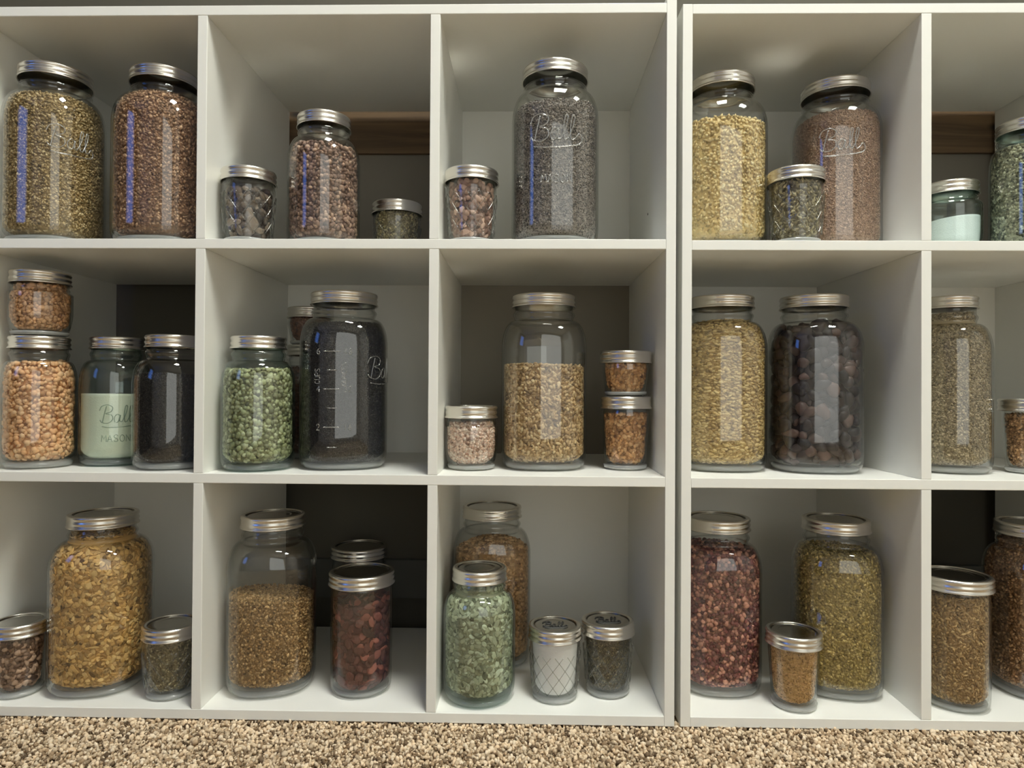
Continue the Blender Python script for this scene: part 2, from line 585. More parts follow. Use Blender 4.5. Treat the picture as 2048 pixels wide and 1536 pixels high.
GLYPH = {
    'C': [catmull([(.55, .8), (.4, .98), (.15, .9), (.03, .5), (.15, .1), (.4, .02), (.55, .2)], 3)],
    'U': [catmull([(.03, 1), (.03, .4), (.1, .08), (.3, 0), (.5, .08), (.57, .4), (.57, 1)], 3)],
    'P': [[(.03, 0), (.03, 1), (.4, 1), (.56, .85), (.56, .62), (.4, .48), (.03, .48)]],
    'S': [catmull([(.54, .84), (.35, 1), (.1, .9), (.1, .62), (.48, .4), (.5, .1), (.25, 0), (.03, .16)], 3)],
    'O': [catmull([(.3, 1), (.05, .75), (.05, .25), (.3, 0), (.55, .25), (.55, .75), (.3, 1)], 3)],
    'N': [[(.03, 0), (.03, 1), (.56, 0), (.56, 1)]],
    'E': [[(.55, 1), (.03, 1), (.03, 0), (.55, 0)], [(.03, .52), (.45, .52)]],
    'M': [[(.0, 0), (.05, 1), (.32, .35), (.59, 1), (.64, 0)]],
    'A': [[(0, 0), (.3, 1), (.6, 0)], [(.12, .36), (.48, .36)]],
    '1': [[(.15, .8), (.32, 1), (.32, 0)]],
    '2': [catmull([(.06, .75), (.2, .98), (.48, .9), (.46, .6), (.05, 0)], 3), [(.05, 0), (.56, 0)]],
    '3': [catmull([(.06, .9), (.35, 1), (.5, .76), (.24, .54), (.54, .3), (.35, 0), (.04, .1)], 3)],
    '4': [[(.42, 0), (.42, 1), (.03, .32), (.58, .32)]],
    '6': [catmull([(.45, .96), (.15, .7), (.05, .3), (.25, 0), (.5, .15), (.48, .42), (.25, .54), (.07, .36)], 3)],
    '8': [catmull([(.3, .53), (.08, .75), (.3, 1), (.52, .75), (.3, .53), (.05, .25), (.3, 0), (.55, .25), (.3, .53)], 3)],
}


def text_strokes(s, adv=0.78):
    out = []
    for i, ch in enumerate(s):
        for st in GLYPH.get(ch, []):
            out.append([(p[0] + i * adv, p[1]) for p in st])
    return out, len(s) * adv - 0.18


def tube_strokes(name, strokes3, normals3, r, mat, parent):
    V, F = [], []
    K = 5
    for pts, nrm in zip(strokes3, normals3):
        pts = [np.array(p) for p in pts]
        b0 = len(V)
        for i, p in enumerate(pts):
            a = pts[max(0, i - 1)]
            b = pts[min(len(pts) - 1, i + 1)]
            t = b - a
            t = t / (np.linalg.norm(t) + 1e-9)
            n = np.array(nrm[i])
            s = np.cross(t, n)
            s = s / (np.linalg.norm(s) + 1e-9)
            for k in range(K):
                an = 2 * PI * k / K
                V.append(tuple(p + r * (math.cos(an) * s + math.sin(an) * n)))
        for i in range(len(pts) - 1):
            for k in range(K):
                F.append((b0 + i * K + k, b0 + i * K + (k + 1) % K, b0 + (i + 1) * K + (k + 1) % K, b0 + (i + 1) * K + k))
        F.append(tuple(b0 + k for k in range(K)))
        F.append(tuple(b0 + (len(pts) - 1) * K + k for k in range(K)))
    return mesh_obj(name, V, F, mat, parent, smooth=True)


# ------------------------------------------------------------------ jars
def jar_profile(kind, R, L, H):
    """outer wall, bottom rim to mouth: list of (r, z, squareness)"""
    rn = L * 0.925
    if kind == 'half':
        sqv, zs, zn = 0.75, H * 0.69, H - 0.034
    elif kind == 'tall':
        sqv, zs, zn = 0.0, H * 0.68, H - 0.036
    elif kind == 'quart':
        sqv, zs, zn = 0.0, H * 0.63, H - 0.031
    if kind in ('half', 'tall', 'quart'):
        p = [(R * .70, .0015, sqv), (R * .80, 0, sqv), (R * .88, .001, sqv), (R * .955, .006, sqv), (R * .99, .013, sqv), (R, .022, sqv)]
        for k in np.linspace(.15, 1, 7):
            p.append((R, .022 + (zs - .022) * k, sqv))
        for u in np.linspace(0, PI / 2, 11)[1:]:
            r = rn + (R - rn) * math.cos(u) ** 0.85
            p.append((r, zs + (zn - zs) * math.sin(u), sqv * math.cos(u)))
        p += [(rn * 1.0, zn + .004, 0), (rn * 1.035, zn + .0065, 0), (rn * 1.05, zn + .0085, 0), (rn * 1.03, zn + .0105, 0),
              (rn * .985, zn + .012, 0), (rn * .985, H - .0016, 0)]
    elif kind == 'jelly':
        rb = R * .87
        p = [(rb * .78, .0015, 0), (rb * .86, 0, 0), (rb * .93, .001, 0), (rb * .985, .004, 0), (rb, .009, 0)]
        for k in np.linspace(0.03, 1, 44):
            p.append((rb + (R - rb) * k, .009 + (H - .024 - .009) * k, 0))
        p += [(R * .99, H - .021, 0), (min(rn, R * .97), H - .0175, 0), (min(rn, R * .97), H - .0016, 0)]
    elif kind == 'straight':
        p = [(R * .76, .0015, 0), (R * .86, 0, 0), (R * .93, .001, 0), (R * .975, .005, 0), (R * .985, .012, 0), (R * .99, .02, 0), (R, H * .5, 0), (R, H - .030, 0),
             (R * .99, H - .025, 0), (min(rn, R * .98), H - .021, 0), (min(rn, R * .98), H - .0016, 0)]
    elif kind == 'round':
        p = [(R * .60, .0015, 0), (R * .70, 0, 0), (R * .78, .001, 0), (R * .87, .006, 0), (R * .94, .014, 0), (R * .985, .024, 0)]
        for k in np.linspace(0.36, 0.66, 5):
            p.append((R, max(.027, H * k), 0))
        zt = H - .026
        z0 = H * 0.66
        for u in np.linspace(0, PI / 2, 6)[1:]:
            p.append((rn + (R - rn) * math.cos(u), z0 + (zt - z0) * math.sin(u), 0))
        p += [(rn * 1.02, zt + .004, 0), (rn * .985, zt + .006, 0), (rn * .985, H - .0016, 0)]
    return p


def quilt_fn(R, H):
    def f(th, z, i):
        if z < .012 or z > H - .03:
            return 0
        nr = 13
        u = th * nr / (2 * PI)
        w = (z - .012) / (2 * PI * R / nr) * 0.75
        a = (u + w) % 1.0
        b = (u - w) % 1.0
        d = np.minimum(np.minimum(a, 1 - a), np.minimum(b, 1 - b))
        return 0.0017 * np.clip(1 - d * 4.5, 0, 1) * min(1, (z - .012) / .006)
    return f


WALL = 0.0026
JARS = {}


def contents(name, jar, spec, prof, fill, rot, R0, seed):
    """filling: a core with an outer layer of separate pieces lying against the glass"""
    kind, size, pal = spec[:3]
    opt = spec[3] if len(spec) > 3 else {}
    rng = np.random.default_rng(seed)
    zs = np.array([p[1] for p in prof if p[1] > 0.003])
    rs = np.array([p[0] for p in prof if p[1] > 0.003]) - WALL
    sq = np.array([p[2] for p in prof if p[1] > 0.003])
    zb = 0.0108 if R0 > 0.04 else (0.0062 if prof[-1][1] < 0.07 else 0.0090)

    def rin(z):
        r = np.interp(z, zs, rs)
        return r * np.clip(1 - 0.22 * np.clip((zb + 0.012 - z) / 0.012, 0, 1) ** 2, 0.6, 1)

    def sqz(z):
        return np.interp(z, zs, sq)

    tilt_a = rng.uniform(0, 2 * PI)
    tilt_m = opt.get('slope', 0.04)

    def ztop(x, y):
        return fill + tilt_m * (x * math.cos(tilt_a) + y * math.sin(tilt_a)) - opt.get('mound', 0.0) * (x * x + y * y) / 0.002

    nseg = 72
    th = np.linspace(0, 2 * PI, nseg, endpoint=False)
    c = size[2] * 1.1
    pull = 0.0006 if kind == 'powder' else c * 2.0
    # core
    lev = np.concatenate([[zb], zb + np.array([.002, .005, .010]), np.linspace(zb + .015, fill, 20)])
    V, F = [(0, 0, zb + pull * .3)], []
    rings = []
    for z in lev:
        r = (rin(np.array([z]))[0] - pull) * rho(th, 2.8, float(sqz(z)))
        x, y = r * np.cos(th + rot), r * np.sin(th + rot)
        zz = np.full(nseg, z)
        if z == lev[-1]:
            zz = ztop(x, y) - pull * .6
        else:
            zz = np.minimum(zz, ztop(x, y) - pull * .6)
        zz = np.maximum(zz, zb)
        rings.append(len(V))
        V += list(zip(x, y, zz))
    top_rings = []
    for f in (.75, .5, .25):
        r = (rin(np.array([lev[-1]]))[0] - pull) * f
        x, y = r * np.cos(th + rot), r * np.sin(th + rot)
        rings.append(len(V))
        V += list(zip(x, y, ztop(x, y) - pull * .6))
    V.append((0, 0, float(ztop(0, 0)) - pull * .6))
    tip = len(V) - 1
    for k in range(nseg):
        F.append((0, rings[0] + (k + 1) % nseg, rings[0] + k))
        F.append((tip, rings[-1] + k, rings[-1] + (k + 1) % nseg))
    for a, b in zip(rings[:-1], rings[1:]):
        for k in range(nseg):
            k2 = (k + 1) % nseg
            F.append((a + k, a + k2, b + k2))
            F.append((a + k, b + k2, b + k))
    V = np.array(V)
    F = np.array(F)
    if kind == 'powder':
        m = principled(name + '_powder', tuple(min(.92, v * opt.get('gain', GAIN)) for v in lin(pal[0])[:3]) + (1,), 0.95, spec=0.1,
                       bump=(opt.get('bs', 700), 0.35, 0.0015), vary=(opt.get('vs', 60), opt.get('va', 0.06)))
        o = tri_obj(name, V, F, [m], jar)
        o['kind'] = 'stuff'
        return o
    a, b, c = size = tuple(v * (1.15 if size[0] < .0032 else 1.0) for v in size)
    step = math.sqrt(a * b) * opt.get('pack', 1.55)
    mg = grain_mat(name, pal, opt.get('rough', 0.55), opt.get('gain', GAIN), opt.get('sat', SAT))
    Ps, Ns, Ts = [], [], []
    z = zb + b * .6
    zmax = fill + 0.01
    row = 0
    while z < zmax:
        r0 = float(rin(np.array([z]))[0])
        n = max(6, int(2 * PI * r0 / step))
        t = (np.arange(n) + (row % 2) * .5 + rng.uniform(-.42, .42, n)) * 2 * PI / n
        zz = z + rng.uniform(-.45, .45, n) * step
        zz = np.maximum(zz, zb + c * .5)
        rr = (rin(zz) - c * 0.9 - rng.uniform(0, 1.1, n) * c) * rho(t, 2.8, 1.0) ** sqz(zz)
        # slope of the wall (to tip the normals at the shoulder)
        dr = (rin(zz + .002) - rin(zz - .002)) / .004
        x, y = rr * np.cos(t + rot), rr * np.sin(t + rot)
        ok = zz <= ztop(x, y)
        nx, ny = np.cos(t + rot), np.sin(t + rot)
        nn = np.stack([nx, ny, -dr], 1)
        nn /= np.linalg.norm(nn, axis=1)[:, None]
        tt = np.stack([-ny, nx, np.zeros(n)], 1)
        Ps.append(np.stack([x, y, zz], 1)[ok])
        Ns.append(nn[ok])
        Ts.append(tt[ok])
        z += step * .86
        row += 1
    # top surface
    rt = float(rin(np.array([fill]))[0]) - c * .6
    n = int(PI * rt * rt / (step * step) * 1.25)
    q = rt * np.sqrt(rng.uniform(0, 1, n))
    t = rng.uniform(0, 2 * PI, n)
    x, y = q * np.cos(t), q * np.sin(t)
    Ps.append(np.stack([x, y, ztop(x, y) - c * .3 + rng.uniform(-.6, .6, n) * c], 1))
    Ns.append(np.tile((0., 0., 1.), (n, 1)))
    Ts.append(np.tile((1., 0., 0.), (n, 1)))
    P, N, Tn = np.concatenate(Ps), np.concatenate(Ns), np.concatenate(Ts)
    gv, gf = scatter(P, N, Tn, kind, size, rng, opt.get('tilt', .35), opt.get('sj', .2), opt.get('jit', 0), opt.get('spin'))
    # keep every piece inside the glass
    z2 = np.clip(gv[:, 2], zb - 0.001, None)
    gv[:, 2] = z2
    ang = np.arctan2(gv[:, 1], gv[:, 0])
    rad = np.hypot(gv[:, 0], gv[:, 1])
    lim = (rin(z2) - 0.0002) * rho(ang - rot, 2.8, 1.0) ** sqz(z2)
    f = np.where(rad > lim, lim / np.maximum(rad, 1e-6), 1)
    gv[:, 0] *= f
    gv[:, 1] *= f
    VV = np.concatenate([V, gv])
    FF = np.concatenate([F, gf + len(V)])
    o = tri_obj(name, VV, FF, [mg], jar, smooth=PROTO[kind][2])
    o['kind'] = 'stuff'
    return o


LIDS = {}


def lid(jar, L, H, key):
    """two-piece closure: threaded band and flat disc (mesh data shared between equal sizes)"""
    hb = 0.0158
    k = 1.0
    ln = L
    prof = [(ln - .0065, H + .0002), (ln - .0024, H + .0004), (ln - .0011, H - .0001), (ln - .0003, H - .0016), (ln - .0002, H - .0030),
            (ln - .0009, H - .0042), (ln - .0013, H - .0054), (ln - .0011, H - .0066), (ln - .0003, H - .0080), (ln - .0002, H - .0092),
            (ln - .0010, H - .0106), (ln - .0013, H - .0118), (ln - .0006, H - .0130), (ln + .0003, H - .0142),
            (ln + .0006, H - .0152), (ln, H - hb), (ln - .0010, H - hb + .0005), (ln - .0018, H - .013), (ln - .0020, H - .002), (ln - .0065, H - .0006)]
    revolve('screw_band', prof, M_band, jar, nseg=72, closed=True)
    rd = ln - .0023
    dp = [(0, H - .0014), (rd * .50, H - .0014), (rd * .55, H - .0014), (rd * .58, H - .0012), (rd * .60, H - .0010), (rd * .62, H - .0010), (rd * .80, H - .0010),
          (rd * .82, H - .0011), (rd * .84, H - .0016), (rd * .9, H - .0012), (rd, H - .0008), (rd, H - .0016), (0, H - .0022)]
    revolve('lid_disc', dp, M_disc, jar, nseg=64)


# key: (x, y, shelf, R, L, H, fill, kind, rot, glass)
G = {
 'A1': (-0.2178, 0.0590, 2, 0.0545, 0.0425, 0.2302, 0.1864, 'half'),
 'A2': (-0.0738, 0.0621, 2, 0.0575, 0.0422, 0.2275, 0.1927, 'half'),
 'B1': (0.0471, 0.0433, 2, 0.0325, 0.0341, 0.0946, 0.0680, 'jelly'),
 'B2': (0.1384, 0.0631, 2, 0.0465, 0.0346, 0.1721, 0.1300, 'quart'),
 'B3': (0.2222, 0.1308, 2, 0.0333, 0.0357, 0.0771, 0.0608, 'jelly'),
 'C1': (0.3348, 0.0445, 2, 0.0322, 0.0347, 0.0944, 0.0756, 'jelly'),
 'C2': (0.4418, 0.0605, 2, 0.0560, 0.0428, 0.2311, 0.1751, 'half'),
 'D1': (0.6640, 0.0812, 2, 0.0555, 0.0423, 0.2261, 0.1613, 'half'),
 'D2': (0.8245, 0.1050, 2, 0.0540, 0.0435, 0.2295, 0.1805, 'half'),
 'D3': (0.7457, 0.0400, 2, 0.0324, 0.0347, 0.0937, 0.0765, 'jelly'),
 'E1': (0.9831, 0.1129, 2, 0.0381, 0.0348, 0.0997, 0.0501, 'round'),
 'E2': (1.0655, 0.0825, 2, 0.0425, 0.0350, 0.1719, 0.1391, 'quart'),
 'A3': (-0.2318, 0.0541, 1, 0.0422, 0.0347, 0.1690, 0.1351, 'quart'),
 'A4': (-0.2318, 0.0541, ('A3',), 0.0362, 0.0346, 0.0838, 0.0660, 'round'),
 'A5': (-0.1520, 0.0907, 1, 0.0440, 0.0331, 0.1711, 0.0954, 'quart'),
 'A6': (-0.0568, 0.0588, 1, 0.0481, 0.0345, 0.1714, 0.1200, 'quart'),
 'B4': (0.0593, 0.0501, 1, 0.0455, 0.0346, 0.1699, 0.1281, 'quart'),
 'B5': (0.0780, 0.2000, 1, 0.0440, 0.0345, 0.1690, 0.1350, 'quart'),
 'B9': (0.0780, 0.2000, ('B5',), 0.0335, 0.0345, 0.0560, 0.0400, 'jelly'),
 'B6': (0.1615, 0.0836, 1, 0.0572, 0.0441, 0.2306, 0.1885, 'half'),
 'C3': (0.3345, 0.0685, 1, 0.0345, 0.0345, 0.0824, 0.0607, 'round'),
 'C4': (0.4297, 0.0930, 1, 0.0567, 0.0430, 0.2297, 0.1350, 'half'),
 'C5': (0.5384, 0.0816, 1, 0.0316, 0.0338, 0.0957, 0.0723, 'jelly'),
 'C6': (0.5385, 0.0810, ('C5',), 0.0308, 0.0346, 0.0590, 0.0420, 'jelly'),
 'D4': (0.6706, 0.0995, 1, 0.0555, 0.0423, 0.2302, 0.1961, 'half'),
 'D5': (0.7907, 0.0918, 1, 0.0575, 0.0433, 0.2299, 0.1880, 'half'),
 'E3': (0.9696, 0.0940, 1, 0.0500, 0.0345, 0.2300, 0.2086, 'tall'),
 'E4': (1.0656, 0.0783, 1, 0.0305, 0.0353, 0.0962, 0.0759, 'jelly'),
 'A7': (-0.2425, 0.0391, 0, 0.0295, 0.0317, 0.0917, 0.0688, 'jelly'),
 'A8': (-0.1556, 0.0709, 0, 0.0582, 0.0423, 0.2247, 0.1987, 'half'),
 'A9': (-0.0481, 0.0441, 0, 0.0332, 0.0349, 0.0895, 0.0736, 'jelly'),
 'B7': (0.0705, 0.0758, 0, 0.0560, 0.0413, 0.2240, 0.1190, 'half'),
 'B8': (0.1922, 0.0658, 0, 0.0398, 0.0425, 0.1530, 0.1180, 'straight'),
 'BX': (0.1540, 0.2050, 0, 0.0398, 0.0425, 0.1530, 0.1100, 'straight'),
 'C7': (0.3575, 0.1700, 0, 0.0562, 0.0433, 0.2213, 0.1765, 'half'),
 'C8': (0.3479, 0.0501, 0, 0.0461, 0.0349, 0.1637, 0.1448, 'quart'),
 'C9': (0.4450, 0.0502, 0, 0.0321, 0.0341, 0.0913, 0.0764, 'jelly'),
 'C10': (0.5144, 0.0662, 0, 0.0312, 0.0345, 0.0927, 0.0742, 'jelly'),
 'D6': (0.6650, 0.0972, 0, 0.0545, 0.0424, 0.2229, 0.1833, 'half'),
 'D7': (0.8215, 0.0945, 0, 0.0550, 0.0423, 0.2229, 0.1815, 'half'),
 'D8': (0.7435, 0.0382, 0, 0.0305, 0.0338, 0.0928, 0.0724, 'jelly'),
 'E5': (0.9507, 0.0524, 0, 0.0394, 0.0427, 0.1618, 0.1380, 'straight'),
 'E6': (1.0793, 0.0934, 0, 0.0518, 0.0425, 0.2205, 0.1964, 'half'),
}
AQUA = {'A5', 'B4', 'C8', 'E1', 'E2'}
QUILT = {'B1', 'B3', 'C1', 'D3', 'A9', 'C9', 'C10'}
ROT = {'B6': 0.28, 'C2': 0.05, 'A8': 0.15, 'B7': 0.2, 'D5': -0.1, 'D7': -0.2, 'C4': 0.05, 'C7': 0.1}

# filling: (piece, half sizes in m, palette, options), part name
FILL = {
 'A1': ('grain', ('oct', (.0021, .0013, .0012), [(95, 78, 45), (150, 130, 90), (120, 100, 62), (165, 148, 112)])),
 'A2': ('grain', ('oct', (.0024, .0015, .0012), [(90, 64, 46), (140, 108, 80), (115, 84, 60), (165, 135, 105)], {'sat': 0.9})),
 'B1': ('beans', ('bean', (.0064, .0042, .0036), [(38, 33, 31), (66, 55, 48), (100, 88, 76), (50, 42, 38)])),
 'B2': ('beans', ('ico', (.0028, .0021, .0019), [(70, 52, 42), (125, 100, 85), (95, 72, 60), (150, 125, 105)])),
 'B3': ('dried_herb', ('oct', (.0022, .0013, .0009), [(70, 62, 45), (130, 120, 85), (95, 85, 60), (150, 138, 100)])),
 'C1': ('beans', ('bean', (.0042, .0030, .0026), [(74, 54, 46), (134, 106, 92), (104, 76, 64), (158, 132, 116)])),
 'C2': ('seeds', ('oct', (.0014, .0010, .0009), [(66, 62, 58), (88, 83, 78), (118, 111, 104), (78, 70, 64)])),
 'D1': ('split_grain', ('oct', (.0030, .0021, .0012), [(150, 125, 70), (200, 178, 120), (180, 155, 95), (215, 198, 145)], {'sat': 0.85})),
 'D2': ('fine_meal', ('oct', (.0013, .0010, .0008), [(122, 96, 78), (140, 112, 90), (156, 130, 108)], {'sat': 0.85})),
 'D3': ('seeds', ('oct', (.0036, .0016, .0012), [(80, 70, 55), (140, 130, 95), (95, 85, 60), (170, 160, 125)])),
 'E1': ('powder', ('powder', (.001, .001, .001), [(192, 194, 192)], {'slope': 0.1})),
 'E2': ('grain', ('oct', (.0022, .0015, .0012), [(84, 78, 58), (128, 118, 90), (160, 150, 122)], {'sat': 0.8})),
 'A3': ('puffed_grain', ('ico', (.0040, .0030, .0027), [(150, 105, 65), (205, 165, 120), (185, 140, 95), (222, 188, 145)])),
 'A4': ('puffed_grain', ('ico', (.0032, .0024, .0021), [(130, 92, 58), (180, 138, 96), (150, 112, 74), (205, 165, 125)])),
 'A5': ('powder', ('powder', (.001, .001, .001), [(180, 176, 160)], {'slope': 0.02, 'va': .03})),
 'A6': ('black_seeds', ('oct', (.0013, .0010, .0009), [(28, 27, 26), (42, 39, 37), (34, 32, 31)], {'gain': 1.0})),
 'B4': ('split_peas', ('ico', (.0029, .0026, .0016), [(84, 78, 50), (150, 146, 100), (116, 108, 70), (184, 178, 138)], {'sat': 0.8})),
 'B5': ('grain', ('oct', (.0030, .0022, .0018), [(60, 40, 32), (90, 60, 45), (75, 50, 38)])),
 'B9': ('grain', ('oct', (.0026, .0020, .0016), [(70, 45, 34), (100, 66, 48), (85, 56, 42)])),
 'B6': ('black_seeds', ('oct', (.0011, .0009, .0008), [(30, 29, 30), (40, 38, 40), (52, 50, 50)], {'gain': 0.9})),
 'C3': ('quinoa', ('ico', (.0017, .0015, .0012), [(120, 85, 65), (185, 155, 135), (210, 195, 180), (150, 110, 90)])),
 'C4': ('grain', ('ico', (.0030, .0016, .0015), [(105, 80, 50), (165, 140, 100), (140, 112, 74), (185, 165, 125)])),
 'C5': ('grain', ('ico', (.0028, .0019, .0017), [(115, 75, 40), (180, 135, 85), (145, 100, 55), (205, 165, 115)])),
 'C6': ('grain', ('ico', (.0026, .0019, .0016), [(115, 75, 40), (190, 145, 90), (155, 108, 60), (210, 170, 118)])),
 'D4': ('grain', ('ico', (.0030, .0014, .0013), [(120, 95, 55), (170, 148, 98), (148, 122, 74), (190, 170, 120)], {'spin': .35})),
 'D5': ('dark_beans', ('bean', (.0095, .0068, .0054), [(28, 24, 26), (46, 37, 38), (36, 31, 33), (70, 52, 46), (32, 28, 30)], {'gain': 1.5, 'rough': .4, 'pack': 1.7})),
 'E3': ('grain', ('oct', (.0015, .0011, .0010), [(98, 84, 60), (125, 112, 85), (148, 134, 108)])),
 'E4': ('grain', ('oct', (.0024, .0017, .0015), [(105, 72, 42), (150, 115, 75), (175, 140, 100)])),
 'A7': ('beans', ('bean', (.0040, .0028, .0024), [(66, 46, 36), (104, 78, 60), (145, 120, 100), (80, 56, 44)])),
 'A8': ('shredded_flakes', ('flake', (.0040, .0024, .0010), [(86, 60, 28), (178, 142, 80), (140, 104, 52), (206, 172, 108), (112, 80, 38)], {'tilt': .55})),
 'A9': ('dried_herb', ('oct', (.0022, .0011, .0008), [(70, 62, 40), (110, 100, 72), (90, 80, 54), (135, 125, 95)])),
 'B7': ('grain', ('oct', (.0020, .0015, .0013), [(88, 66, 38), (146, 115, 72), (115, 88, 52), (178, 148, 102)], {'slope': .1})),
 'B8': ('dried_flakes', ('flake', (.0072, .0048, .0014), [(50, 28, 27), (90, 50, 42), (68, 38, 35), (118, 68, 56)], {'gain': 1.5, 'tilt': .5, 'jit': .06})),
 'BX': ('dried_flakes', ('flake', (.0072, .0048, .0014), [(60, 30, 28), (90, 48, 40)], {'tilt': .5, 'pack': 2.0})),
 'C7': ('grain', ('ico', (.0028, .0020, .0016), [(115, 85, 52), (165, 130, 88), (140, 108, 70), (190, 155, 112)], {'mound': .012})),
 'C8': ('dried_leaves', ('flake', (.0044, .0026, .0009), [(92, 88, 56), (160, 156, 118), (124, 118, 80), (196, 192, 158)], {'sat': 0.7, 'tilt': .55})),
 'C9': ('white_crystals', ('powder', (.001, .001, .001), [(212, 210, 202)], {'slope': .05, 'bs': 1100})),
 'C10': ('dried_herb', ('oct', (.0015, .0009, .0007), [(52, 45, 28), (75, 68, 45), (62, 55, 36), (98, 88, 60)])),
 'D6': ('dried_berries', ('ico', (.0033, .0026, .0022), [(62, 32, 34), (114, 60, 58), (86, 42, 44), (156, 110, 92), (98, 50, 50)], {'gain': 1.6})),
 'D7': ('seeds', ('oct', (.0023, .0014, .0012), [(96, 80, 36), (146, 126, 68), (120, 102, 50), (172, 152, 94)])),
 'D8': ('seeds', ('oct', (.0016, .0010, .0009), [(135, 100, 52), (165, 130, 75), (185, 150, 100)])),
 'E5': ('dried_herb', ('oct', (.0034, .0014, .0011), [(104, 78, 44), (150, 120, 75), (124, 96, 58), (175, 148, 100)])),
 'E6': ('grain', ('oct', (.0022, .0016, .0012), [(92, 64, 38), (130, 95, 60), (110, 78, 48), (150, 118, 82)])),
}

LAB = {
 'A1': 'half gallon jar of olive-tan grain on the upper shelf at the far left',
 'A2': 'half gallon jar of reddish-brown grain, upper shelf, partly behind the first divider',
 'B1': 'small quilted jar of dark mottled beans left of the upper quart of small brown beans',
 'B2': 'quart jar of small brown beans on the upper shelf before the wooden plank',
 'B3': 'short jar of grey-green dried herb right of the upper quart of small brown beans',
 'C1': 'small quilted jar of pinkish-brown beans beside the tall smoky dark half gallon jar',
 'C2': 'half gallon jar of smoky grey-black seeds with raised script on the upper shelf',
 'D1': 'half gallon jar of pale yellow split grain on the upper shelf beside the gap',
 'D2': 'half gallon jar of pinkish-brown fine meal on the upper shelf, behind a small jar',
 'D3': 'small jar of olive and grey seeds in front of the pinkish-brown half gallon',
 'E1': 'round aqua glass jar half full of white powder on the upper shelf at the right',
 'E2': 'aqua quart of grey-green grain cut by the right photo edge, upper shelf',
 'A3': 'quart jar of pale puffed grain, middle shelf, with a smaller jar on its lid',
 'A4': 'round half pint jar of orange-tan puffed grain stacked on the quart of puffed grain',
 'A5': 'aqua glass quart half full of pale powder with raised script, middle shelf',
 'A6': 'quart jar of black seeds on the middle shelf beside the aqua jar of pale powder',
 'B4': 'aqua glass quart of green split peas on the middle shelf',
 'B5': 'brown quart jar standing at the back behind the split peas, under a short jar',
 'B9': 'short brown jar stacked at the back, half hidden by the half gallon of black seeds',
 'B6': 'half gallon jar of black seeds with raised measuring marks, middle shelf',
 'C3': 'squat round jar of pink and white speckled quinoa on the middle shelf',
 'C4': 'half gallon jar two thirds full of tan grain on the middle shelf',
 'C5': 'small jar of orange-brown grain, bottom of the two-jar stack right of the tan grain',
 'C6': 'squat jar of orange-brown grain stacked on another small jar right of the tan grain',
 'D4': 'half gallon jar full of yellow-tan grain beside the large dark beans, middle shelf',
 'D5': 'half gallon jar of large dark brown-black beans on the middle shelf',
 'E3': 'tall narrow-mouthed jar full of fine grey-brown grain, middle shelf at the right',
 'E4': 'small jar of brown grain cut by the right photo edge, middle shelf',
 'A7': 'small jar of dark brown beans cut by the left photo edge, lowest shelf',
 'A8': 'half gallon jar packed with golden-brown flakes on the lowest shelf',
 'A9': 'small quilted jar of olive-grey herb on the lowest shelf beside the golden flakes',
 'B7': 'half gallon jar half full of golden-brown grain on the lowest shelf',
 'B8': 'straight-sided jar of dark red flakes on the lowest shelf, front one of two',
 'BX': 'dark-lidded straight jar standing behind the jar of dark red flakes, lowest shelf',
 'C7': 'half gallon jar of tan-brown grain at the back behind the aqua quart of leaves',
 'C8': 'aqua glass quart of pale green dried leaves at the front of the lowest shelf',
 'C9': 'small quilted jar of white crystals on the lowest shelf',
 'C10': 'small quilted jar of dark olive herb right of the white crystals, lowest shelf',
 'D6': 'half gallon jar of dark red dried berries on the lowest shelf',
 'D7': 'half gallon jar of olive-yellow seeds on the lowest shelf, behind a small jar',
 'D8': 'small jar of golden-brown seeds in front of the olive-yellow half gallon',
 'E5': 'straight-sided jar of brown needle-like herb on the lowest shelf at the right',
 'E6': 'half gallon jar of reddish-brown grain cut by the right photo edge, lowest shelf',
}
KINDNAME = {'half': ('mason_jar', 'half gallon mason jars'), 'tall': ('mason_jar', 'half gallon mason jars'),
            'quart': ('mason_jar', 'quart mason jars'), 'jelly': ('jelly_jar', 'small straight jars'),
            'straight': ('straight_jar', 'tall straight-sided jars'), 'round': ('round_jar', 'small round jars')}

